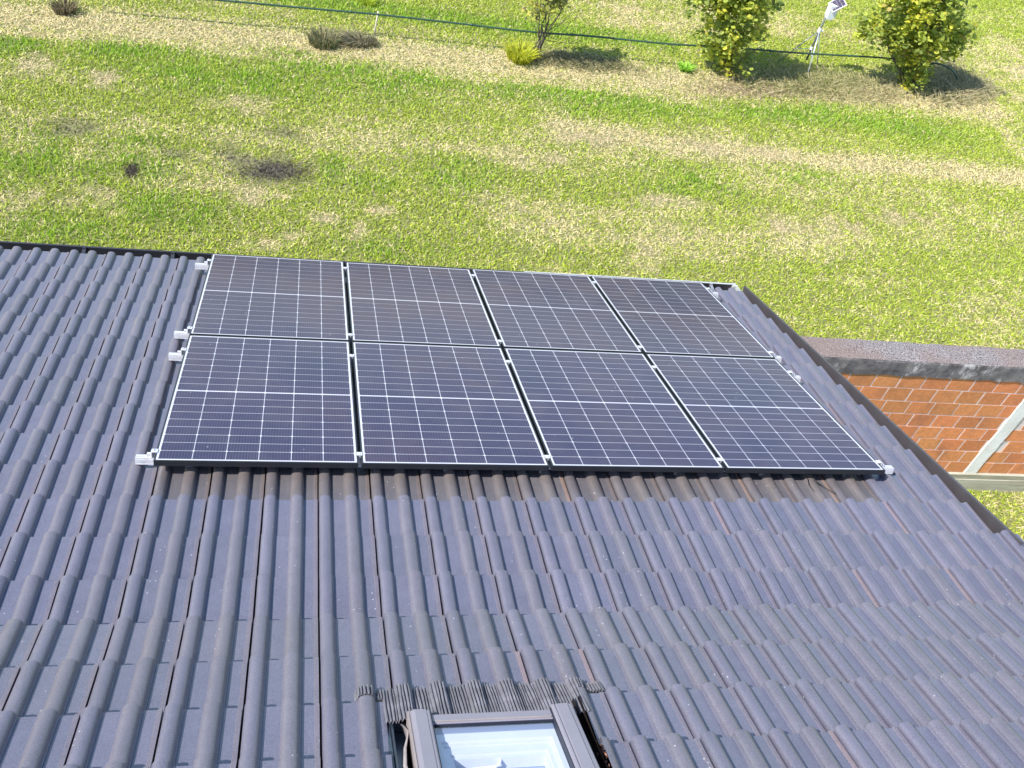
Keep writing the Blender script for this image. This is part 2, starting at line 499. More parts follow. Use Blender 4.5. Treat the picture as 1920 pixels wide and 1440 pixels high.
# ragged torn paper
for (uc, wc, ru, rw, nm) in ((1.640, 1.175, .050, .018, 'torn_paper'), (1.715, 1.170, .045, .020, 'torn_paper'), (1.755, 1.30, .022, .09, 'torn_paper')):
    mb = MB(); n = 26; vs = [U2W(uc, wc, -.028)]
    for i in range(n):
        a = 2*PI*i/n; r = random.uniform(.55, 1.25)
        vs.append(U2W(uc + ru*r*math.cos(a), wc + rw*r*math.sin(a), -.028 + random.uniform(0, .012)))
    mb.add(vs, [(0, 1+i, 1+(i+1) % n) for i in range(n)])
    wpart(mb.build(nm, M_INNER))
mb = MB()
mb.tube([(1.460, 1.152, -.01), (1.550, 1.150, -.005), (1.568, 1.140, -.003), (1.576, 1.118, 0)], .0065, 8, U2W)
mb.box((1.550, 1.104, -.01), (1.602, 1.116, .006), U2W)
wpart(mb.build('handle', M_WHITE, smooth=False))
# side troughs with crooked folded flashings
mb = MB()
mb.box((WIN_L-.002, .77, -.055), (WIN_L+.012, WT, -.012), U2W)
mb.prism([(1.175, -.05), (1.2385, -.05), (1.2385, -.045), (1.175, -.045)], .86, WT, lambda s, u, h: U2W(u, s, h))
mb.prism([(1.180, -.044), (1.184, -.044), (1.186, .012), (1.180, .014)], .850, WT, lambda s, u, h: U2W(u, s, h))
mb.box((1.178, .842, -.05), (1.2380, .850, -.008), U2W)
wpart(mb.build('side_flashing', M_TROUGH))
mb = MB()
P = []
for i in range(12):
    s = .875 + i*.1; bul = .010 * math.sin(i*1.9) + .008*random.uniform(-1, 1)
    P.append([U2W(1.236 + bul*.2, s, -.04), U2W(1.222 + bul, s, .0), U2W(1.214 + bul*1.4 + .004*i*.2, s, .040 if i > 0 else .005), U2W(1.224 + bul, s, .043 if i > 0 else .007)])
mb.strip(P)
ob = wpart(mb.build('bent_flashing', M_SASHE, smooth=True)); m = ob.modifiers.new('s', 'SOLIDIFY'); m.thickness = .002
mb = MB()
mb.prism([(1.9192, -.05), (1.995, -.05), (1.995, -.045), (1.9192, -.045)], .80, WT, lambda s, u, h: U2W(u, s, h))
# thin leaning sheet on the right, further out near the top
mb.strip([[U2W(1.940, .80, -.044), U2W(1.944, .80, .050)], [U2W(1.948, 1.25, -.044), U2W(1.946, 1.25, .028)], [U2W(1.950, WT, -.044), U2W(1.948, WT, .020)]])
mb.strip([[U2W(1.962, .79, -.044), U2W(1.972, .79, .050)], [U2W(1.958, 1.10, -.044), U2W(1.964, 1.10, .035)], [U2W(1.955, WT, -.044), U2W(1.958, WT, .02)]])
wpart(mb.build('side_flashing', plain('bronze_flashing', (.035,.028,.026), .35, .5), smooth=False))
# leaf litter caught beside the window
mb = MB()
for i in range(150):
    s = random.uniform(1.02, 1.7); u = random.gauss(1.978, .008); h = random.uniform(-.01, .018)
    c = Vector(U2W(u, s, h)); a = Vector([random.gauss(0, 1) for _ in range(3)]).normalized()*.011; b2 = a.orthogonal().normalized()*.006
    mb.add([c-a, c+b2, c+a, c-b2], [(0,1,2,3)])
wpart(mb.build('leaf_litter', M_LITTER))['kind'] = 'stuff'
# pleated apron below the window, dressed over the tile rolls
def prof_h(x):
    x = (x - TU0) % TP
    for i in range(len(PROF)-1):
        if PROF[i][0] <= x <= PROF[i+1][0] and PROF[i+1][0] > PROF[i][0]:
            k = (x-PROF[i][0])/(PROF[i+1][0]-PROF[i][0]); return max(0, PROF[i][1]+k*(PROF[i+1][1]-PROF[i][1]))
    return 0.0
apr = MB(); rows = []
us = []; u = 1.045
while u < 2.115:
    us.append(u); u += random.uniform(.0045, .0085)
ph = [random.uniform(-.006, .006) for _ in us]
for si, wv in enumerate((.655, .715, .790, .892)):
    row = []
    for i, uu in enumerate(us):
        ridge = (.0085 if i % 2 else -.005) + random.uniform(-.0018, .0018)
        lift = .016 * (si/3) + .005
        edge = ph[i] - (.012 if i % 2 else 0) if si == 0 else 0
        bk = prof_h(uu) * (.85 - .45*(si/3))
        row.append(U2W(uu + .0012*math.sin(si*2+i*.7), wv + edge - .012*math.sin((uu-1.0)*3.0), bk + lift + ridge))
    rows.append(row)
n = len(us)
for i in range(len(rows)-1):
    for j in range(n-1):
        # hidden parts left of the window tuck beneath the tiles
        if i > 0 and (us[j] < WIN_L - .01 or us[j] > 1.99): continue
        apr.add([rows[i][j], rows[i][j+1], rows[i+1][j+1], rows[i+1][j]], [(0,1,2,3)])
ob = wpart(apr.build('apron_flashing', M_LEAD)); m = ob.modifiers.new('s', 'SOLIDIFY'); m.thickness = .0015

# ------------------------------------------------------------------ solar array
PW, PL = 1.134, 1.722; GU, GV = .0197, .0194
RX = (-SL, 0, 0)         # roof frame has its y axis down the slope
def roof_rot(): return (-SL, 0, 0)
FW = .0085
def make_panel():
    root = bpy.data.objects.new('solar_panel', None); COL.objects.link(root)
    mb = MB()
    for lo, hi in (((0,0,-.035),(FW,PL,0)), ((PW-FW,0,-.035),(PW,PL,0)), ((FW,0,-.035),(PW-FW,FW,0)), ((FW,PL-FW,-.035),(PW-FW,PL,0))):
        mb.box(lo, hi)
    # raised rib along the outer faces
    mb.box((.002,-.0012,-.016),(PW-.002,-.0001,-.012)); mb.box((.002,-.0012,-.028),(PW-.002,-.0001,-.025))
    fr_ = mb.build('frame', M_FRAME, root)
    mb = MB(); mb.box((FW, FW, -.007), (PW-FW, PL-FW, -.0022)); mb.build('backsheet', M_BACK, root)
    mb = MB(); mx = .0195; my = .021; half = .010
    px = (PW-2*mx)/6; py = (PL-2*my-half)/18; gx = .0041; gy_ = .0040; ch = .006
    for c in range(6):
        for r in range(18):
            x0 = mx + c*px + gx/2; x1 = mx + (c+1)*px - gx/2
            y0 = my + r*py + (half if r >= 9 else 0) + gy_/2; y1 = y0 + py - gy_
            z = -.0014
            up = (r % 2 == 0)
            if up: vs = [(x0,y0,z),(x1,y0,z),(x1,y1-ch,z),(x1-ch,y1,z),(x0+ch,y1,z),(x0,y1-ch,z)]
            else: vs = [(x0+ch,y0,z),(x1-ch,y0,z),(x1,y0+ch,z),(x1,y1,z),(x0,y1,z),(x0,y0+ch,z)]
            mb.add(vs, [(0,1,2,3,4,5)])
    mb.build('cells', M_CELL, root)
    mb = MB(); mb.box((PW*.42, PL*.55, -.028), (PW*.58, PL*.60, -.008)); mb.build('junction_box', M_BLACK, root)
    return root
def copy_tree(o):
    c = o.copy(); COL.objects.link(c)
    for ch in o.children:
        d = ch.copy(); COL.objects.link(d); d.parent = c
    return c
proto = make_panel(); first = True
ordn = ['first', 'second', 'third', 'fourth']
for r in range(2):
    for c in range(4):
        o = proto if first else copy_tree(proto); first = False
        o.location = R2W(c*(PW+GU), r*(PL+GV), random.uniform(-.0008, .0008))
        o.rotation_euler = (-SL + random.gauss(0, .0006), random.gauss(0, .0006), 0)
        if r == 0:
            lab = ['black framed solar panel at the bottom left corner of the array',
                   'solar panel second from the left in the lower row, straight above the roof window',
                   'solar panel third from the left in the lower row nearest the camera',
                   'bluish solar panel at the bottom right corner of the array'][c]
        else:
            lab = ['solar panel at the top left corner of the array beside the bare tiles and lawn',
                   'solar panel second from the left in the upper row along the lawn',
                   'solar panel third from the left in the upper row along the lawn',
                   'purplish solar panel at the top right corner of the array by the gutter end'][c]
        tag(o, lab, 'solar panel', 'solar panels on the tiled roof')
# rails with their clamps and hooks
rail_prof = [(0,-.036),(.014,-.036),(.014,-.044),(.020,-.044),(.020,-.036),(.038,-.036),(.038,-.079),(-.002,-.079),(-.002,-.075),(0,-.075),(0,-.068),(-.0015,-.068),(-.0015,-.046),(0,-.046)]
rail_lab = ['silver aluminium rail under the bottom edge of the solar array, nearest the camera',
            'silver aluminium rail just below the joint between the two panel rows',
            'silver aluminium rail just above the joint between the two panel rows',
            'silver aluminium rail along the far edge of the solar array by the lawn']
gaps = [PW + GU/2 + k*(PW+GU) for k in range(3)]
for ri, (v0, ua, ub) in enumerate(((.085, -.112, 4.722), (1.455, -.108, 4.70), (1.825, -.118, 4.705), (3.275, -.125, 4.712))):
    org = R2W(ua, v0, -.036)
    root = empty('mounting_rail', org, rail_lab[ri], 'mounting rail', 'aluminium rails carrying the solar panels')
    OV = Vector(org)
    def rp(mbx, name, mat, **kw):
        ob = mbx.build(name, mat, root, **kw); ob.matrix_parent_inverse = Matrix.Translation(-OV); return ob
    mb = MB(); mb.prism([(v0+a, n) for a, n in rail_prof], ua, ub, R2W); rp(mb, 'rail_bar', M_ALU)
    for gu in gaps:
        mb = MB()
        vm = v0 + .018
        mb.box((gu-.017, vm-.018, .0006), (gu+.017, vm+.018, .0040), R2W)
        mb.box((gu-.007, vm-.015, -.036), (gu+.007, vm+.015, .0005), R2W)
        mb.tube([(gu, vm, .003), (gu, vm, .009)], .006, 6, R2W)
        rp(mb, 'mid_clamp', M_ALU)
    for side, ue in ((-1, 0.0), (1, 4*PW+3*GU)):
        mb = MB(); vm = v0 + .018
        a_, b2_ = (ue - .026, ue + .010) if side < 0 else (ue - .010, ue + .026)
        mb.box((a_, vm-.018, .0006), (b2_, vm+.018, .0042), R2W)
        o_, p_ = (ue - .026, ue - .020) if side < 0 else (ue + .020, ue + .026)
        mb.box((o_, vm-.018, -.036), (p_, vm+.018, .0005), R2W)
        bx = ue + side*.012
        mb.tube([(bx, vm, -.034), (bx, vm, .013)], .0055, 8, R2W)
        e0, e1 = (ue-.050, ue-.0265) if side < 0 else (ue+.0265, ue+.050)
        mb.box((e0, vm-.010, -.0355), (e1, vm+.010, -.014), R2W)
        rp(mb, 'end_clamp', M_ALU)
    for hu in (.182, .788, 1.676, 2.274, 3.165, 3.76, 4.372):
        mb = MB()
        mb.box((hu-.020, v0-.010, -.099), (hu+.020, v0-.0025, -.0798), R2W); mb.box((hu-.020, v0-.010, -.0875), (hu+.020, v0+.050, -.0798), R2W)
        mb.box((hu-.016, v0+.036, -.13), (hu+.016, v0+.046, -.0885), R2W)
        rp(mb, 'roof_hook', M_STEEL)
# thin black strands on the tiles below the array
mb = MB()
mb.tube([(4.05,.20,-.05),(4.06,.12,-.075),(4.055,.02,-.078),(4.03,-.06,-.084),(4.035,-.11,-.086)], .0022, 6, R2W)
mb.tube([(4.06,.16,-.06),(4.09,.07,-.082),(4.13,-.02,-.098),(4.17,-.09,-.104),(4.20,-.12,-.106)], .0022, 6, R2W)
mb.tube([(4.055,.13,-.07),(4.085,.05,-.09),(4.14,-.03,-.104)], .002, 6, R2W)
ob = mb.build('dark_strand', M_BLACK, smooth=True); tag(ob, 'thin black strands on the tiles below the right-hand panel', 'dark_strand')

# ------------------------------------------------------------------ lawn
def blob(x, y, cx, cy, rx, ry, rot=0, soft=.35):
    dx, dy = x-cx, y-cy; c, s = math.cos(rot), math.sin(rot)
    a = (dx*c + dy*s)/rx; b = (-dx*s + dy*c)/ry
    d = np.sqrt(a*a + b*b)
    return np.clip((1 + soft - d) / (2*soft), 0, 1)
def vnoise(x, y, f, seed):
    """smooth value noise"""
    r = np.random.default_rng(seed); T = r.random((256, 256))
    X, Y = x*f + 37.3, y*f + 91.7
    xi, yi = np.floor(X).astype(int), np.floor(Y).astype(int); fx, fy = X-xi, Y-yi
    fx = fx*fx*(3-2*fx); fy = fy*fy*(3-2*fy)
    g = lambda a, b: T[a % 256, b % 256]
    return (g(xi,yi)*(1-fx)+g(xi+1,yi)*fx)*(1-fy) + (g(xi,yi+1)*(1-fx)+g(xi+1,yi+1)*fx)*fy
def fbm(x, y, f, seed, o=4):
    s = 0; a = 1; tot = 0
    for i in range(o):
        s = s + a*vnoise(x, y, f*2**i, seed+i); tot += a; a *= .55
    return s/tot
def px_ell(px, py, rx, ry, rot=0):      # ellipse on the lawn from its outline in plan
    c = G(px, py); ax = G(px+rx, py); ay = G(px, py-ry)
    return c[0], c[1], abs(ax[0]-c[0]), abs(ay[1]-c[1])
PATCH_S = [px_ell(*a) for a in [(170,370,42,17),(78,370,26,13),(15,385,34,14),(475,368,26,20),(530,371,18,8),(1185,472,48,30),(1150,455,20,12),
    (1290,440,50,22),(665,432,20,16),(705,395,30,7),(430,440,22,22),(480,455,40,12),(610,410,24,8),(215,400,10,6),(1580,425,40,22),(1245,378,60,10),
    (1330,455,36,22),(1475,430,40,24),(1010,300,60,18),(1110,262,80,18),(1700,410,60,26),(560,445,26,10),(955,385,50,12),(1310,278,90,22),(1400,290,60,16),(470,200,60,14),(200,150,60,14),(60,120,40,18)]]
PATCH_D = [px_ell(*a) for a in [(510,322,62,20),(246,322,12,12),(360,300,14,8),(530,250,30,10),(140,240,50,14),(420,290,110,20)]]
PATCH_G = [px_ell(*a) for a in [(250,305,110,40),(270,270,40,22),(60,290,80,40),(420,150,190,30),(700,165,120,22),(1190,200,120,20),(1100,205,60,18),(625,320,22,24),(320,395,110,34),(100,430,120,30),
    (740,470,100,18),(1560,215,130,20),(1690,235,110,26),(1280,340,90,26),(860,330,60,30),(1500,330,60,20),(700,340,50,16),(530,100,60,10)]]
def strip_d(x, y, pts, wd):
    best = np.full(x.shape, 9.)
    for a, b in zip(pts[:-1], pts[1:]):
        ax, ay, bx, by = a[0], a[1], b[0], b[1]
        L2 = (bx-ax)**2 + (by-ay)**2
        t_ = np.clip(((x-ax)*(bx-ax)+(y-ay)*(by-ay))/L2, 0, 1)
        best = np.minimum(best, np.hypot(x-ax-t_*(bx-ax), y-ay-t_*(by-ay)))
    return np.clip(1.35 - best/wd, 0, 1)
ROW = [G(*p) for p in [(-300,-40),(0,28),(500,75),(900,118),(1300,155),(1650,180),(1850,205)]]
ST2 = [G(*p) for p in [(1050,238),(1250,272),(1560,305),(1760,318),(2000,345)]]
ST3 = [G(*p) for p in [(1830,195),(1880,240),(1925,300)]]
ROWE = [G(*p) for p in [(0,62),(300,80),(620,118),(900,150),(1150,172),(1300,188)]]
GREENB = [G(*p) for p in [(0,85),(300,100),(620,128),(900,165),(1150,190),(1300,205),(1700,235)]]
FARG = [G(*p) for p in [(500,-8),(900,45),(1250,82)]]
def lawn_cols(x, y, rnd):
    n = len(x)
    big = fbm(x, y, .35, 11); mid = fbm(x, y, 1.1, 23); fin = fbm(x, y, 4.2, 31, 3)
    straw = np.clip((mid*.35 + fin*.30 + big*.5 - .54)*3.4, 0, 1)*.75
    # mown streaks that run along the rows
    strk = fbm(x*.35, y*1.7, 1.0, 71, 3)
    straw = np.clip(straw + (strk-.5)*1.6, 0, 1)
    straw = np.maximum(straw, strip_d(x, y, ROW, .66) * (.65 + .7*fin))
    straw = np.maximum(straw, strip_d(x, y, ROWE, .20) * (.5 + .8*fin))
    straw = np.maximum(straw, strip_d(x, y, ST2, .42) * (.65 + .7*fin))
    straw = np.maximum(straw, strip_d(x, y, ST3, .22) * (.35 + .6*fin))
    grn = strip_d(x, y, GREENB, .33) * np.clip(mid*2.2-.35, 0, 1)
    grn = np.maximum(grn, strip_d(x, y, FARG, .35) * .9)
    for p in PATCH_G: grn = np.maximum(grn, blob(x, y, *p, 0, .6) * np.clip(fin*2.4-.5, 0, 1))
    bare = np.zeros(n)
    for p in PATCH_S: bare = np.maximum(bare, blob(x, y, *p, 0, .7) * np.clip(fin*3.2-1.15, 0, 1))
    dark = np.zeros(n)
    for i, p in enumerate(PATCH_D): dark = np.maximum(dark, blob(x, y, *p, 0, .6) * np.clip(fin*3.2-(.2 if i < 2 else 1.25), 0, 1))
    straw = np.clip(straw*(1-.8*grn), 0, 1); straw = np.maximum(straw, bare)
    return straw, grn, bare, dark

def in_view(x, y, z, mx=60, my=60):
    q = (np.stack([x, y, z], 1) - CAMPOS) @ RW.T
    u = 960 + FPX*q[:,0]/q[:,2]; v = 720 + FPX*q[:,1]/q[:,2]
    return (q[:,2] > 0) & (u > -mx) & (u < 1920+mx) & (v > -my) & (v < 1440+my)

def grass_material(name, trans=.35):
    t = NT(name)
    col = t.attr('tint')
    t.set(Base_Color=col, Roughness=.55)
    t.p.inputs['Specular IOR Level'].default_value = .3
    tl = t.node('ShaderNodeBsdfTranslucent'); t.link(col, tl.inputs['Color'])
    ms = t.node('ShaderNodeMixShader'); ms.inputs[0].default_value = trans
    t.link(t.p.outputs[0], ms.inputs[1]); t.link(tl.outputs[0], ms.inputs[2]); t.link(ms.outputs[0], t.out.inputs['Surface'])
    return t.m
M_GRASS = grass_material('grass_blade')
M_LEAF = grass_material('hazel_leaf', .5)

def blades(x, y, z0, h, w, lean, col, seg2=False):
    """one bent triangle pair per blade"""
    n = len(x); r = np.random.default_rng(int(n) % 9973)
    a = r.random(n)*2*PI; b = r.random(n)*2*PI
    lx, ly = np.cos(a)*lean, np.sin(a)*lean
    wx, wy = np.cos(b)*w/2, np.sin(b)*w/2
    V = np.empty((n, 4, 3))
    V[:,0] = np.stack([x-wx, y-wy, z0], 1); V[:,1] = np.stack([x+wx, y+wy, z0], 1)
    V[:,2] = np.stack([x+wx*.6+lx*.45, y+wy*.6+ly*.45, z0+h*.62], 1)
    V[:,3] = np.stack([x+lx, y+ly, z0+h], 1)
    F = np.arange(n*4).reshape(n, 4)
    F = np.stack([F[:,0], F[:,1], F[:,2], F[:,3]], 1)
    C = np.repeat(col, 4, axis=0)
    return V.reshape(-1, 3), F, C

# ground sheet, coloured like the soil and thatch between the blades
t = NT('lawn_soil')
f1 = t.noise(6, 6, .65); f2 = t.noise(60, 4, .7)
c = t.mix(f2, t.ramp(f1, [(.3, (.11,.14,.03)), (.6, (.19,.20,.07)), (.8, (.28,.25,.13))]), t.ramp(f2, [(.3, (.13,.14,.04)), (.7, (.40,.37,.18))]))
t.set(Base_Color=c, Roughness=.95); t.bump(f2, .8, .03); M_SOIL = t.m
mb = MB(); S = 160
mb.add([(-S,-S,ZG),(S,-S,ZG),(S,S,ZG),(-S,S,ZG)], [(0,1,2,3)])
gr = mb.build('ground', M_SOIL); tag(gr, kind='structure')

WALL_A = G(1806.5, 915); WD = np.array([.99981, -.01937, 0.]); WNRM = np.array([-.01937, -.99981, 0.])   # faces the camera
N = 860000
X0, X1, Y0, Y1 = -8., 24., .6, 24.
x = rng.uniform(X0, X1, N*2); y = rng.uniform(Y0, Y1, N*2)
# house footprint and wall footprint stay free
keep = ~((x < 4.97) & (y < ys[0])) & ~((x > 5.2) & (x < 15.2) & (np.abs((np.stack([x,y],1) - WALL_A[:2]) @ WNRM[:2] + .12) < .17))
vis = in_view(x, y, np.full(len(x), ZG), 450, 300)
keep &= vis | (rng.random(len(x)) < .22)
keep &= ~((x < 4.6) & (y < 4.6))
x, y = x[keep], y[keep]
dist = np.hypot(x - CAMPOS[0], y - CAMPOS[1])
straw, grn, bare, dark = lawn_cols(x, y, None)
# thin out over bare spots
kp = rng.random(len(x)) > bare*.25 + dark*.5
x, y, straw, grn, bare, dark, dist = [q[kp] for q in (x, y, straw, grn, bare, dark, dist)]
n = len(x)
r1 = rng.random(n); r2 = rng.random(n); r3 = rng.random(n)
isS = r1 < np.clip(.13 + straw*.85, 0, 1)
green = np.stack([.31 + .22*r2, .42 + .18*r2, .04 + .05*r3], 1)
gdeep = np.stack([.23 + .15*r2, .40 + .14*r2, .03 + .03*r3], 1)
stw = np.stack([.62 + .22*r2, .54 + .20*r2, .27 + .14*r3], 1)
col = np.where(isS[:,None], stw, green*(1-grn[:,None]) + gdeep*grn[:,None])
pink = (bare + np.clip(straw-.72, 0, 1))[:,None]
col = col*(1-.65*np.clip(pink,0,1)) + np.array([.66,.52,.34])*.65*np.clip(pink,0,1)
dk = np.clip(dark*.92, 0, 1)[:,None]; col = col*(1-dk) + np.array([.04,.033,.036])*dk
h = (.022 + .034*r3) * (1 + .5*grn) * (1 - .45*np.clip(bare+straw*.5, 0, 1)); h[isS] *= .7; h *= (1-.4*dark)
w = .008 + .008*r2 + .0005*dist
lean = .015 + .042*rng.random(n); lean[isS] += .02
V, F, C = blades(x, y, np.full(n, ZG), h, w, lean, col)
g = raw_mesh('lawn_grass', V, F, M_GRASS, None, C)
tag(g, 'short yellow-green mown grass with dry straw patches covering the ground', 'grass', kind='stuff')
print('grass blades', n)

# taller weeds: clumps that read as things, ground cover that does not
def tuft(name, px, py, r, n, hh, colA, colB, label, cat, lean_k=.6, wd=.012, group=None, dirx=None, flat=1.0):
    c = G(px, py); rr = np.random.default_rng(int(px*7+py))
    a = rr.random(n)*2*PI; d = r*np.sqrt(rr.random(n))*.6
    x, y = c[0]+np.cos(a)*d, c[1]+np.sin(a)*d*flat
    hgt = hh*(.45 + .55*rr.random(n))
    k = rr.random(n)[:,None]; col = np.array(colA)*(1-k) + np.array(colB)*k
    V = []; F = []; C = []
    for i in range(n):
        ax = math.cos(a[i])*lean_k*hgt[i]*rr.uniform(.3,1.2) + (dirx[0]*hgt[i] if dirx else 0)
        ay = math.sin(a[i])*lean_k*hgt[i]*rr.uniform(.3,1.2) + (dirx[1]*hgt[i] if dirx else 0)
        t0 = rr.uniform(0, PI); wx, wy = math.cos(t0)*wd/2, math.sin(t0)*wd/2
        b0 = len(V)
        for s_, f_ in ((0,1),(.4,.9),(.75,.6),(1,.1)):
            px_, py_ = x[i]+ax*s_**1.7, y[i]+ay*s_**1.7; pz = ZG + hgt[i]*math.sin(min(1, s_)*PI*.5)*(1-.22*s_*lean_k)
            V += [(px_-wx*f_, py_-wy*f_, pz), (px_+wx*f_, py_+wy*f_, pz)]; C += [col[i], col[i]]
        for j in range(3): F.append((b0+2*j, b0+2*j+1, b0+2*j+3, b0+2*j+2))
    V = np.array(V) - c; ob = raw_mesh(name, V, np.array(F), M_GRASS, None, np.array(C)); ob.location = c
    return tag(ob, label, cat, group)
tuft('grass_clump', 973, 112, .36, 420, .34, (.55,.55,.03), (.40,.46,.05), 'bright yellow arching grass clump at the foot of the sapling', 'grass clump', .9, .016)
tuft('grass_clump', 672, 82, .55, 500, .20, (.13,.13,.08), (.34,.30,.18), 'flattened dark grass clump at the foot of the wooden stake', 'grass clump', 1.2, .014, dirx=(-.8,-.2), flat=.45)
tuft('grass_clump', 606, 82, .40, 420, .26, (.05,.10,.035), (.40,.34,.18), 'dark green and straw clump of weeds left of the wooden stake', 'grass clump', .8, .014)
tuft('weed', 1284, 132, .16, 160, .16, (.26,.50,.04), (.36,.60,.08), 'small fresh green weed rosette left of the middle bush', 'weed', 1.1, .03)
tuft('grass_clump', 122, 22, .28, 260, .22, (.10,.08,.05), (.30,.25,.14), 'small dry brown tuft standing alone at the far left of the lawn', 'grass clump', .7, .014)
tuft('grass_clump', 690, 8, .22, 200, .18, (.50,.58,.04), (.36,.46,.05), 'bright lime grass tuft behind the hose near the stake', 'grass clump', .8, .014)
# rough dry growth under and between the bushes
def rough(px0, px1, py0, py1, n, hh, cA, cB, seed, wd=.010):
    rr = np.random.default_rng(seed)
    a = rr.normal((px0+px1)/2, (px1-px0)*.28, n); b = rr.normal(.5, .30, n)
    P = np.array([G(a[i], py0(a[i])*(1-b[i]) + py1(a[i])*b[i]) for i in range(n)])
    k = rr.random(n)[:,None]; col = np.array(cA)*(1-k)+np.array(cB)*k
    return blades(P[:,0], P[:,1], np.full(n, ZG), hh*(.3+.7*rr.random(n)), wd*(.6+.8*rr.random(n)), hh*(.4+.9*rr.random(n)), col)
parts_ = [rough(1390, 1660, lambda a: 122+(a-1400)*.09, lambda a: 172+(a-1400)*.06, 5200, .14, (.24,.28,.08), (.60,.52,.30), 3),
          rough(1740, 1850, lambda a: 118+(a-1740)*.35, lambda a: 190, 3000, .20, (.32,.31,.15), (.58,.50,.32), 4, .009),
          rough(1300, 1560, lambda a: 150, lambda a: 186, 3000, .07, (.26,.19,.13), (.55,.45,.32), 5),
          rough(1560, 1700, lambda a: 150, lambda a: 192, 3000, .12, (.42,.38,.20), (.66,.58,.34), 6),
          rough(452, 572, lambda a: 306, lambda a: 338, 1100, .06, (.06,.05,.05), (.30,.26,.22), 8),
          rough(234, 259, lambda a: 312, lambda a: 332, 240, .06, (.05,.04,.04), (.22,.18,.15), 9),
          rough(1010, 1170, lambda a: 98+(a-1010)*.12, lambda a: 120+(a-1010)*.12, 3500, .10, (.18,.20,.08), (.46,.40,.24), 7)]  # last strip follows the sapling's cast shadow, shade put into blade colour
V = np.concatenate([p[0] for p in parts_]); off = 0; Fs = []
for p in parts_: Fs.append(p[1] + off); off += len(p[0])
g2 = raw_mesh('weeds', V, np.concatenate(Fs), M_GRASS, None, np.concatenate([p[2] for p in parts_]))
tag(g2, 'rough dry unmown weeds and straw around the bushes, darkened where the sapling shadow falls', 'weeds', kind='stuff')

# ------------------------------------------------------------------ shrubs
M_BARK = plain('bark', (.12,.10,.075), .9, 0, .3, 30, .6)
def shrub(name, base, blobs, nleaf, leaf, cols, stems, label, cat, seed, group=None):
    """blobs: (dx,dy,h,rx,ry,rz); leaves scattered in clumps through them"""
    rr = np.random.default_rng(seed)
    root = empty(name, tuple(base), label, cat, group)
    mb = MB()
    ends = []
    for i in range(stems):
        b = blobs[rr.integers(len(blobs))]
        tx = b[0]+rr.normal()*b[3]*.4; ty = b[1]+rr.normal()*b[4]*.4; tz = b[2]+rr.uniform(-.2,.6)*b[5]
        p0 = np.array([rr.normal()*.05, rr.normal()*.05, 0]); p3 = np.array([tx, ty, tz])
        pts = [tuple(p0 + (p3-p0)*np.array([s_**1.3, s_**1.3, s_]) + (rr.normal(size=3)*.03 if 0 < s_ < 1 else 0)) for s_ in (0,.2,.4,.6,.8,1)]
        r0 = rr.uniform(.010,.020)
        mb.tube(pts, [r0*(1-.75*s_) for s_ in (0,.2,.4,.6,.8,1)], 5)
        for q in range(3):
            j = rr.integers(2, 5); s0 = np.array(pts[j]); e = s0 + rr.normal(size=3)*np.array([.22,.22,.10]) + np.array([0,0,.12])
            mb.tube([tuple(s0), tuple((s0+e)/2 + rr.normal(size=3)*.02), tuple(e)], [r0*.4, r0*.3, r0*.12], 4); ends.append(e)
    mb.build('trunk', M_BARK, root, smooth=True)
    # clumps
    vol = np.array([b[3]*b[4]*b[5] for b in blobs]); pr_ = vol/vol.sum()
    ncl = max(12, nleaf//22)
    bi = rr.choice(len(blobs), ncl, p=pr_); B = np.array(blobs)[bi]
    d = rr.normal(size=(ncl,3)); d /= np.linalg.norm(d,axis=1)[:,None]; rad = rr.random(ncl)**(1/2.0)
    CC = B[:,:3] + d*rad[:,None]*B[:,3:6]
    ci = rr.integers(ncl, size=nleaf)
    P = CC[ci] + rr.normal(size=(nleaf,3))*.075
    P[:,2] = np.maximum(P[:,2], .03)
    sz = leaf*(.55+.8*rr.random(nleaf))
    a = rr.normal(size=(nleaf,3)); a[:,2] *= .45; a /= np.linalg.norm(a,axis=1)[:,None]
    nn = rr.normal(size=(nleaf,3))*.55 + np.array([0,0,1]); b = np.cross(nn, a); b /= np.linalg.norm(b,axis=1)[:,None]
    nn = np.cross(a, b)
    V = np.empty((nleaf,6,3)); L = sz[:,None]
    V[:,0] = P - a*L*.5; V[:,1] = P - a*L*.12 + b*L*.42; V[:,2] = P + a*L*.28 + b*L*.30 - nn*L*.08
    V[:,3] = P + a*L*.55 - nn*L*.16; V[:,4] = P + a*L*.28 - b*L*.30 - nn*L*.08; V[:,5] = P - a*L*.12 - b*L*.42
    F = np.arange(nleaf*6).reshape(nleaf,6)
    tone = rr.random(ncl)[ci]*.6 + rr.random(nleaf)*.4
    cols = np.array(cols); idx = np.clip((tone*len(cols)).astype(int), 0, len(cols)-1)
    C = cols[idx]*(.8+.4*rr.random(nleaf))[:,None]
    raw_mesh('crown', V.reshape(-1,3), F, M_LEAF, root, np.repeat(C, 6, axis=0))
    return root
HZ = [(.15,.20,.06),(.25,.32,.08),(.36,.43,.09),(.46,.53,.10),(.58,.62,.09),(.72,.68,.09),(.56,.44,.14)]
b1 = G(1362, 137); b2 = G(1698, 163); b3 = G(1003, 109)
shrub('hazel_bush', b1, [(-.05,0,.26,.52,.44,.24),(-.18,.05,.70,.74,.55,.45),(-.45,.1,1.35,.85,.6,.50),(-.15,.1,1.40,.62,.55,.5),(-.55,.1,2.0,.65,.55,.5)],
      5900, .085, HZ, 16, 'leafy yellow-green hazel bush left of the tripod stand', 'bush', 21, 'hazel bushes beyond the lawn')
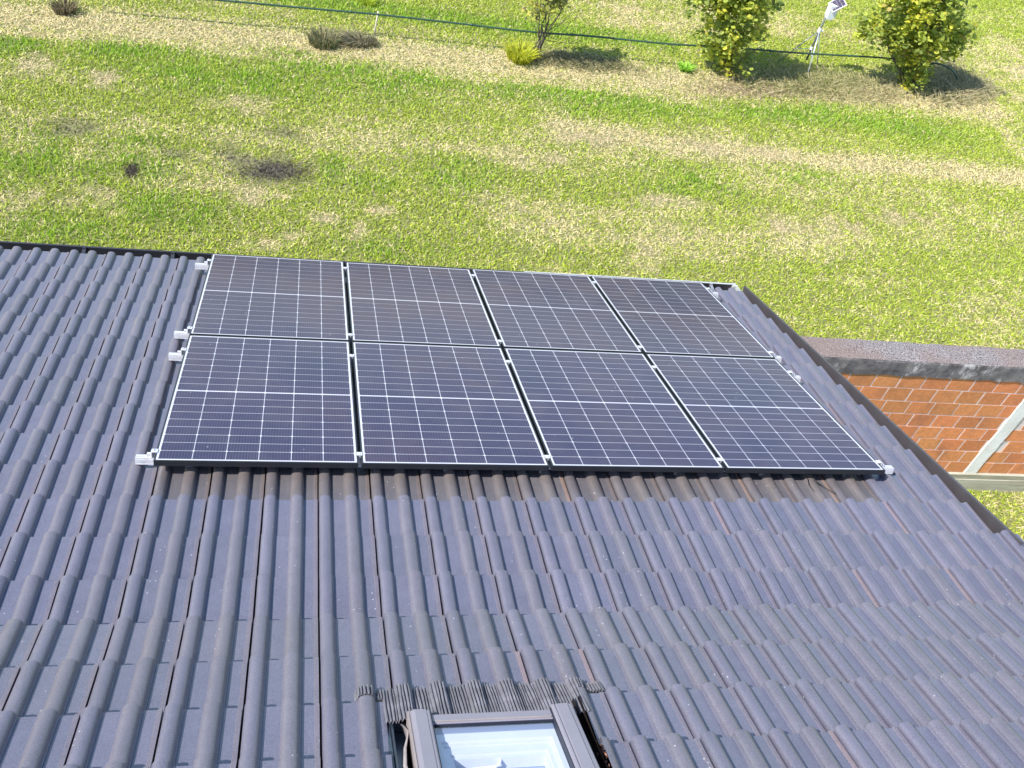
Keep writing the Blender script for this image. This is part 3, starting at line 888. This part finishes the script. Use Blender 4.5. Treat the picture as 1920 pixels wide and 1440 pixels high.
shrub('hazel_bush', b2, [(.02,0,.24,.38,.36,.24),(-.05,.05,.60,.58,.5,.35),(-1.08,.1,1.12,.48,.45,.26),(-.35,.1,1.12,.88,.6,.45),(.28,.1,1.05,.62,.5,.45),(-.60,.1,1.8,1.1,.6,.45)],
      7600, .088, HZ, 16, 'leafy yellow-green hazel bush right of the tripod stand', 'bush', 22, 'hazel bushes beyond the lawn')
shrub('sapling', b3, [(-.10,0,.85,.22,.22,.16),(-.02,0,1.12,.34,.3,.22),(.30,.05,1.05,.22,.25,.15),(.0,0,1.6,.42,.3,.3)],
      900, .078, [(.10,.12,.08),(.20,.22,.09),(.32,.34,.08),(.50,.48,.10),(.22,.15,.09)], 9, 'thin sapling with sparse drooping leaves standing behind the yellow grass clump', 'tree', 23)

# ------------------------------------------------------------------ stake, hose, tripod
sb = G(701, 64)
mb = MB(); mb.tube([(0,0,-.1),(.02,0,.15),(.045,.0,.42)], [.018,.016,.015], 8)
st = mb.build('wooden_stake', plain('pale_wood', (.50,.45,.36), .8, 0, .2, 30), smooth=True); st.location = tuple(sb)
tag(st, 'short pale wooden stake holding up the dark hose', 'stake')
HH = .42
def hp(px, py, z): q = G(px, py, z); return (q[0], q[1], q[2])
pts = []
for px_, py_ in [(150,-24),(410,0),(560,14),(707,27),(860,44),(1000,60),(1110,68),(1250,82),(1370,89),(1480,98),(1580,104),(1650,108),(1700,113),(1745,118),(1765,121)]:
    pts.append(hp(px_, py_, ZG+HH + .010*math.sin(px_*.021) + .006*math.sin(px_*.05)))
pts += [hp(1783,130,ZG+.33), hp(1793,143,ZG+.20), hp(1797,158,ZG+.05), hp(1800,166,ZG+.005)]
# smooth it
def spline(P, k=6):
    out = []
    for i in range(len(P)-1):
        p0 = Vector(P[max(i-1,0)]); p1 = Vector(P[i]); p2 = Vector(P[i+1]); p3 = Vector(P[min(i+2,len(P)-1)])
        for j in range(k):
            t_ = j/k
            out.append(tuple(.5*((2*p1)+(p2-p0)*t_+(2*p0-5*p1+4*p2-p3)*t_**2+(3*p1-p0-3*p2+p3)*t_**3)))
    return out + [P[-1]]
hose_mb = MB(); SP = spline(pts); hose_mb.tube(SP, .0175, 8)
for i in range(7, len(SP)-6, 9):
    a = Vector(SP[i]); b = Vector(SP[i+1]); d = (b-a).normalized()*.02
    hose_mb.tube([a-d, a+d], .024, 8)
M_HOSE = plain('dark_green_hose', (.03,.075,.05), .45)
ho = hose_mb.build('irrigation_hose', M_HOSE, smooth=True)
tag(ho, 'long dark green irrigation hose strung low across the lawn from stake to bushes', 'hose')

tb = G(1508, 128)
tri = empty('tripod_stand', tuple(tb), 'silver tripod stand between the bushes carrying a white box with a small solar panel', 'tripod stand')
M_GALV = plain('galvanised_tube', (.52,.56,.60), .35, .5, .1, 20)
M_GALVD = plain('grey_tube', (.22,.24,.24), .4, .4, .1, 20)
hub = np.array([-.02, 0, .80])
def rel(px, py): return G(px, py) - tb
foots = [rel(1512,148), rel(1457,116), rel(1532,131)]
for f in foots:
    mb = MB(); mb.tube([tuple(hub), tuple(hub*.5 + f*.5), tuple(f + np.array([0,0,-.02]))], .0105, 8); mb.build('leg', M_GALV if f is not foots[1] else M_GALVD, tri, smooth=True)
for f in foots:
    mb = MB(); a = hub*.42 + f*.58; mb.tube([tuple(a), (-.03, 0, .42)], .006, 6); mb.build('brace', M_GALV, tri, smooth=True)
mb = MB(); mb.tube([(-.03,0,.18),(-.02,0,.80),(-.01,0,1.32)], .019, 10); mb.build('pole', M_GALVD, tri, smooth=True)
mb = MB(); mb.tube([(-.021,0,.76),(-.019,0,.84)], .034, 10); mb.tube([(-.02,0,.80),(.05,-.02,.80)], .012, 6)
mb.build('collar', M_WHITE, tri, smooth=False)
mb = MB(); mb.tube([(-.03,0,.40),(-.03,0,.45)], .030, 10); mb.build('collar', M_WHITE, tri, smooth=False)
mb = MB()
mb.prism([(-.05,1.06),(.07,1.06),(.10,1.14),(.10,1.34),(-.07,1.34),(-.07,1.12)], .0, .13, lambda a, p, q: (p+.02, a-.10, q))
mb.build('box', M_WHITE, tri, bevel=.01)
tm = Matrix.Translation((.08, -.05, 1.36)) @ Matrix.Rotation(math.radians(-38), 4, 'Y') @ Matrix.Rotation(math.radians(28), 4, 'X')
T_ = lambda x, y, z: tuple(tm @ Vector((x, y, z)))
mb = MB(); mb.box((-.14,-.11,-.008),(.14,.11,.004), T_); sp_ = mb.build('solar_cell_plate', M_WHITE, tri)
mb = MB()
for i in range(4):
    for j in range(3): mb.box((-.128+i*.064, -.099+j*.067, .0045),(-.066+i*.064, -.034+j*.067, .006), T_)
mb.build('cell_grid', M_CELL, sp_)

# ------------------------------------------------------------------ brick wall
wx0 = 5.35; wx1 = 15.0
def WP(s, d, z):                # along the wall, out of its face (towards the camera), up
    p = WALL_A + WD*s + WNRM*d; return (p[0], p[1], ZG+z)
s0 = (wx0 - WALL_A[0])/WD[0]; s1 = (wx1 - WALL_A[0])/WD[0]
wall = empty('brick_wall', WP(s0, -.1, 0), 'unplastered orange hollow-brick garden wall with a weathered concrete coping', 'wall')
WOv = Vector(wall.location)
def wp(ob): ob.parent = wall; ob.matrix_parent_inverse = Matrix.Translation(-WOv); return ob
t = NT('mortar')
t.set(Base_Color=t.ramp(t.noise(8, 5), [(.3, (.78,.64,.58)), (.62, (.86,.74,.68)), (.78, (.28,.18,.15))]), Roughness=.95); t.bump(t.noise(60, 4), .8, .01); M_MORT = t.m
t = NT('hollow_brick')
mp = t.mapping((1,1,1)); sx = t.node('ShaderNodeSeparateXYZ'); t.link(t.tc.outputs['Object'], sx.inputs[0])
rib = t.math('ABSOLUTE', t.math('SUBTRACT', t.math('FRACT', t.math('MULTIPLY', sx.outputs[0], 1/.0165)), .5))
tint = t.attr('tint')
c = t.mix(t.math('MULTIPLY', t.math('LESS_THAN', rib, .24), .75), tint, t.mix(1.0, tint, (.45,.38,.36), 'MULTIPLY'))  # grooves darkened: shade of grazing sun between ribs put into the colour
c = t.mix(.5, c, t.ramp(t.noise(25, 5), [(.3, .75), (.7, 1.4)]), 'MULTIPLY')
stn = t.math('MULTIPLY', t.ramp(t.noise(2.2, 5, .65, t.mapping((1.6,1,1))), [(.52, 0), (.72, 1)]), .55)
c = t.mix(stn, c, (.30,.13,.08))
t.set(Base_Color=c, Roughness=.85); t.bump(t.ramp(rib, [(.08, 0), (.25, 1)]), .7, .006); M_BRICK = t.m
PL_H = .305; CH = .1975; NC = 8; BL = .292
zt = PL_H + CH*NC           # underside of the coping
mb = MB(); mb.prism([(0, PL_H), (0, zt), (-.20, zt), (-.20, PL_H)], s0, s1, lambda a, p, q: WP(a, p, q)); wp(mb.build('mortar_joints', M_MORT))
BV, BF, BC = [], [], []
pil = [( (G(1806,887,ZG+PL_H)-WALL_A)@WD, (G(1829,887,ZG+PL_H)-WALL_A)@WD )]
pil.append((pil[0][0]+3.1, pil[0][1]+3.1))
for r in range(NC):
    s = s0 - .3 + (r % 2)*BL/2 + random.uniform(-.03, .03)
    while s < s1:
        L = BL*random.uniform(.97, 1.03); g_ = random.uniform(.013, .026)
        a, b = max(s + g_/2, s0+.002), min(s + L - g_/2, s1-.002)
        s += L
        for pa, pb in pil:
            if a < pa and b > pa: b = pa - .006
            if a >= pa - .006 and a < pb + .006: a = pb + .006
        if b - a < .03: continue
        d = .0025 + abs(random.gauss(0, .0012)); za = PL_H + r*CH + random.uniform(.005,.009); zb = PL_H + (r+1)*CH - random.uniform(.006,.011)
        tl_ = 0.0
        vs = [WP(a, .0005, za), WP(b, .0005, za), WP(b, .0005, zb), WP(a, .0005, zb), WP(a, d, za+tl_), WP(b, d, za-tl_), WP(b, d, zb-tl_), WP(a, d, zb+tl_)]
        b0 = len(BV); BV += vs
        BF += [tuple(b0+i for i in f) for f in ((4,5,6,7),(0,1,5,4),(1,2,6,5),(2,3,7,6),(3,0,4,7))]
        k = random.random(); base = np.array([.90,.320,.125])*(1-k)+np.array([.92,.390,.140])*k
        BC += [base*random.uniform(.82,1.12)]*8
wp(raw_mesh('bricks', np.array(BV), np.array(BF), M_BRICK, None, np.array(BC)))
t = NT('old_concrete')
stz = t.noise(2.0, 6, .7, t.mapping((.5,1,6)))
c = t.ramp(stz, [(.3, (.24,.21,.15)), (.5, (.42,.39,.30)), (.7, (.54,.52,.44))])
t.set(Base_Color=c, Roughness=.92); t.bump(t.noise(30, 5), .6, .01); M_CONC = t.m
t = NT('pale_pillar_concrete')
t.set(Base_Color=t.mix(t.math('MULTIPLY', t.ramp(t.noise(14, 5), [(.6, 0), (.72, 1)]), .5), t.ramp(t.noise(5, 4), [(.3, (.78,.76,.70)), (.7, (.90,.89,.86))]), (.42,.42,.42)), Roughness=.9)
t.bump(t.noise(25, 4), .5, .01); M_PIL = t.m
for pa, pb in pil:
    mb = MB(); rows = []
    n = 14
    for i in range(n+1):
        z = PL_H + .001 + (zt-.002-PL_H)*i/n; e = random.uniform(-.007,.007); f_ = random.uniform(-.009,.009)
        rows.append([WP(pa+e, -.01, z), WP(pa+e+.004, .016, z), WP(pb+f_-.004, .016, z), WP(pb+f_, -.01, z)])
    mb.strip(rows); wp(mb.build('pillar', M_PIL))
mb = MB(); mb.prism([(.035, -.1), (.035, .205), (.028, .212), (.03, PL_H-.008), (.018, PL_H), (-.22, PL_H), (-.22, -.1)], s0, s1, lambda a, p, q: WP(a, p, q))
wp(mb.build('plinth', M_CONC))
# coping: rough cast, black-stained face, gritty top
t = NT('weathered_coping')
geo = t.node('ShaderNodeNewGeometry'); sz_ = t.node('ShaderNodeSeparateXYZ'); t.link(geo.outputs['Normal'], sz_.inputs[0])
grit = t.noise(75, 3, .7); md_ = t.noise(7, 5, .65)
top = t.mix(t.ramp(grit, [(.40, 0), (.60, 1)]), (.055,.046,.048), (.37,.34,.335))
top = t.mix(t.math('MULTIPLY', t.ramp(t.noise(1.2, 4), [(.42, 0), (.6, 1)]), .5), top, (.20,.13,.10))
sidec = t.mix(t.math('MULTIPLY', t.ramp(t.noise(5, 5, .7, t.mapping((1,1,.6))), [(.54, 0), (.66, 1)]), .85), t.ramp(md_, [(.3, (.07,.063,.068)), (.7, (.30,.275,.27))]), (.68,.65,.63))
isb = t.math('GREATER_THAN', sz_.outputs[2], .6)
t.set(Base_Color=t.mix(isb, sidec, top), Roughness=.95); t.bump(t.math('ADD', grit, md_), .9, .012); M_COP = t.m
ct = zt + .215
mb = MB(); rows = []
ns = 90
for i in range(ns+1):
    a = s0 + (s1-s0)*i/ns; e = lambda k=.006: random.uniform(-k, k)
    rows.append([WP(a, -.20, zt+.001), WP(a, -.265, zt+.02+e()), WP(a, -.262+e(.004), ct+e(.004)), WP(a, -.1, ct+.004+e(.003)), WP(a, .016+e(.004), ct-.004+e(.004)), WP(a, .020+e(.004), ct-.03), WP(a, .017+e(.004), zt+.06), WP(a, .014+e(.003), zt-.012+e(.008)), WP(a, .0, zt-.006)])
mb.strip(rows); n9 = 9
b0 = len(mb.v) - n9
mb.f.append(tuple(range(n9))); mb.f.append(tuple(range(b0, b0+n9))[::-1])
wp(mb.build('coping', M_COP))

# ------------------------------------------------------------------ far surroundings
for nm in ('hill',):
    mb = MB(); rows = []
    for i in range(41):
        a = -PI*.1 + 1.2*PI*i/40; R_ = 130
        hgt = 5 + 3*math.sin(i*.5) + 2*math.sin(i*1.3)
        rows.append([(R_*math.cos(a), R_*math.sin(a), ZG-.5), ((R_+25)*math.cos(a), (R_+25)*math.sin(a), ZG+hgt)])
    mb.strip(rows); hl = mb.build('hill', M_SOIL, smooth=True); tag(hl, kind='structure')
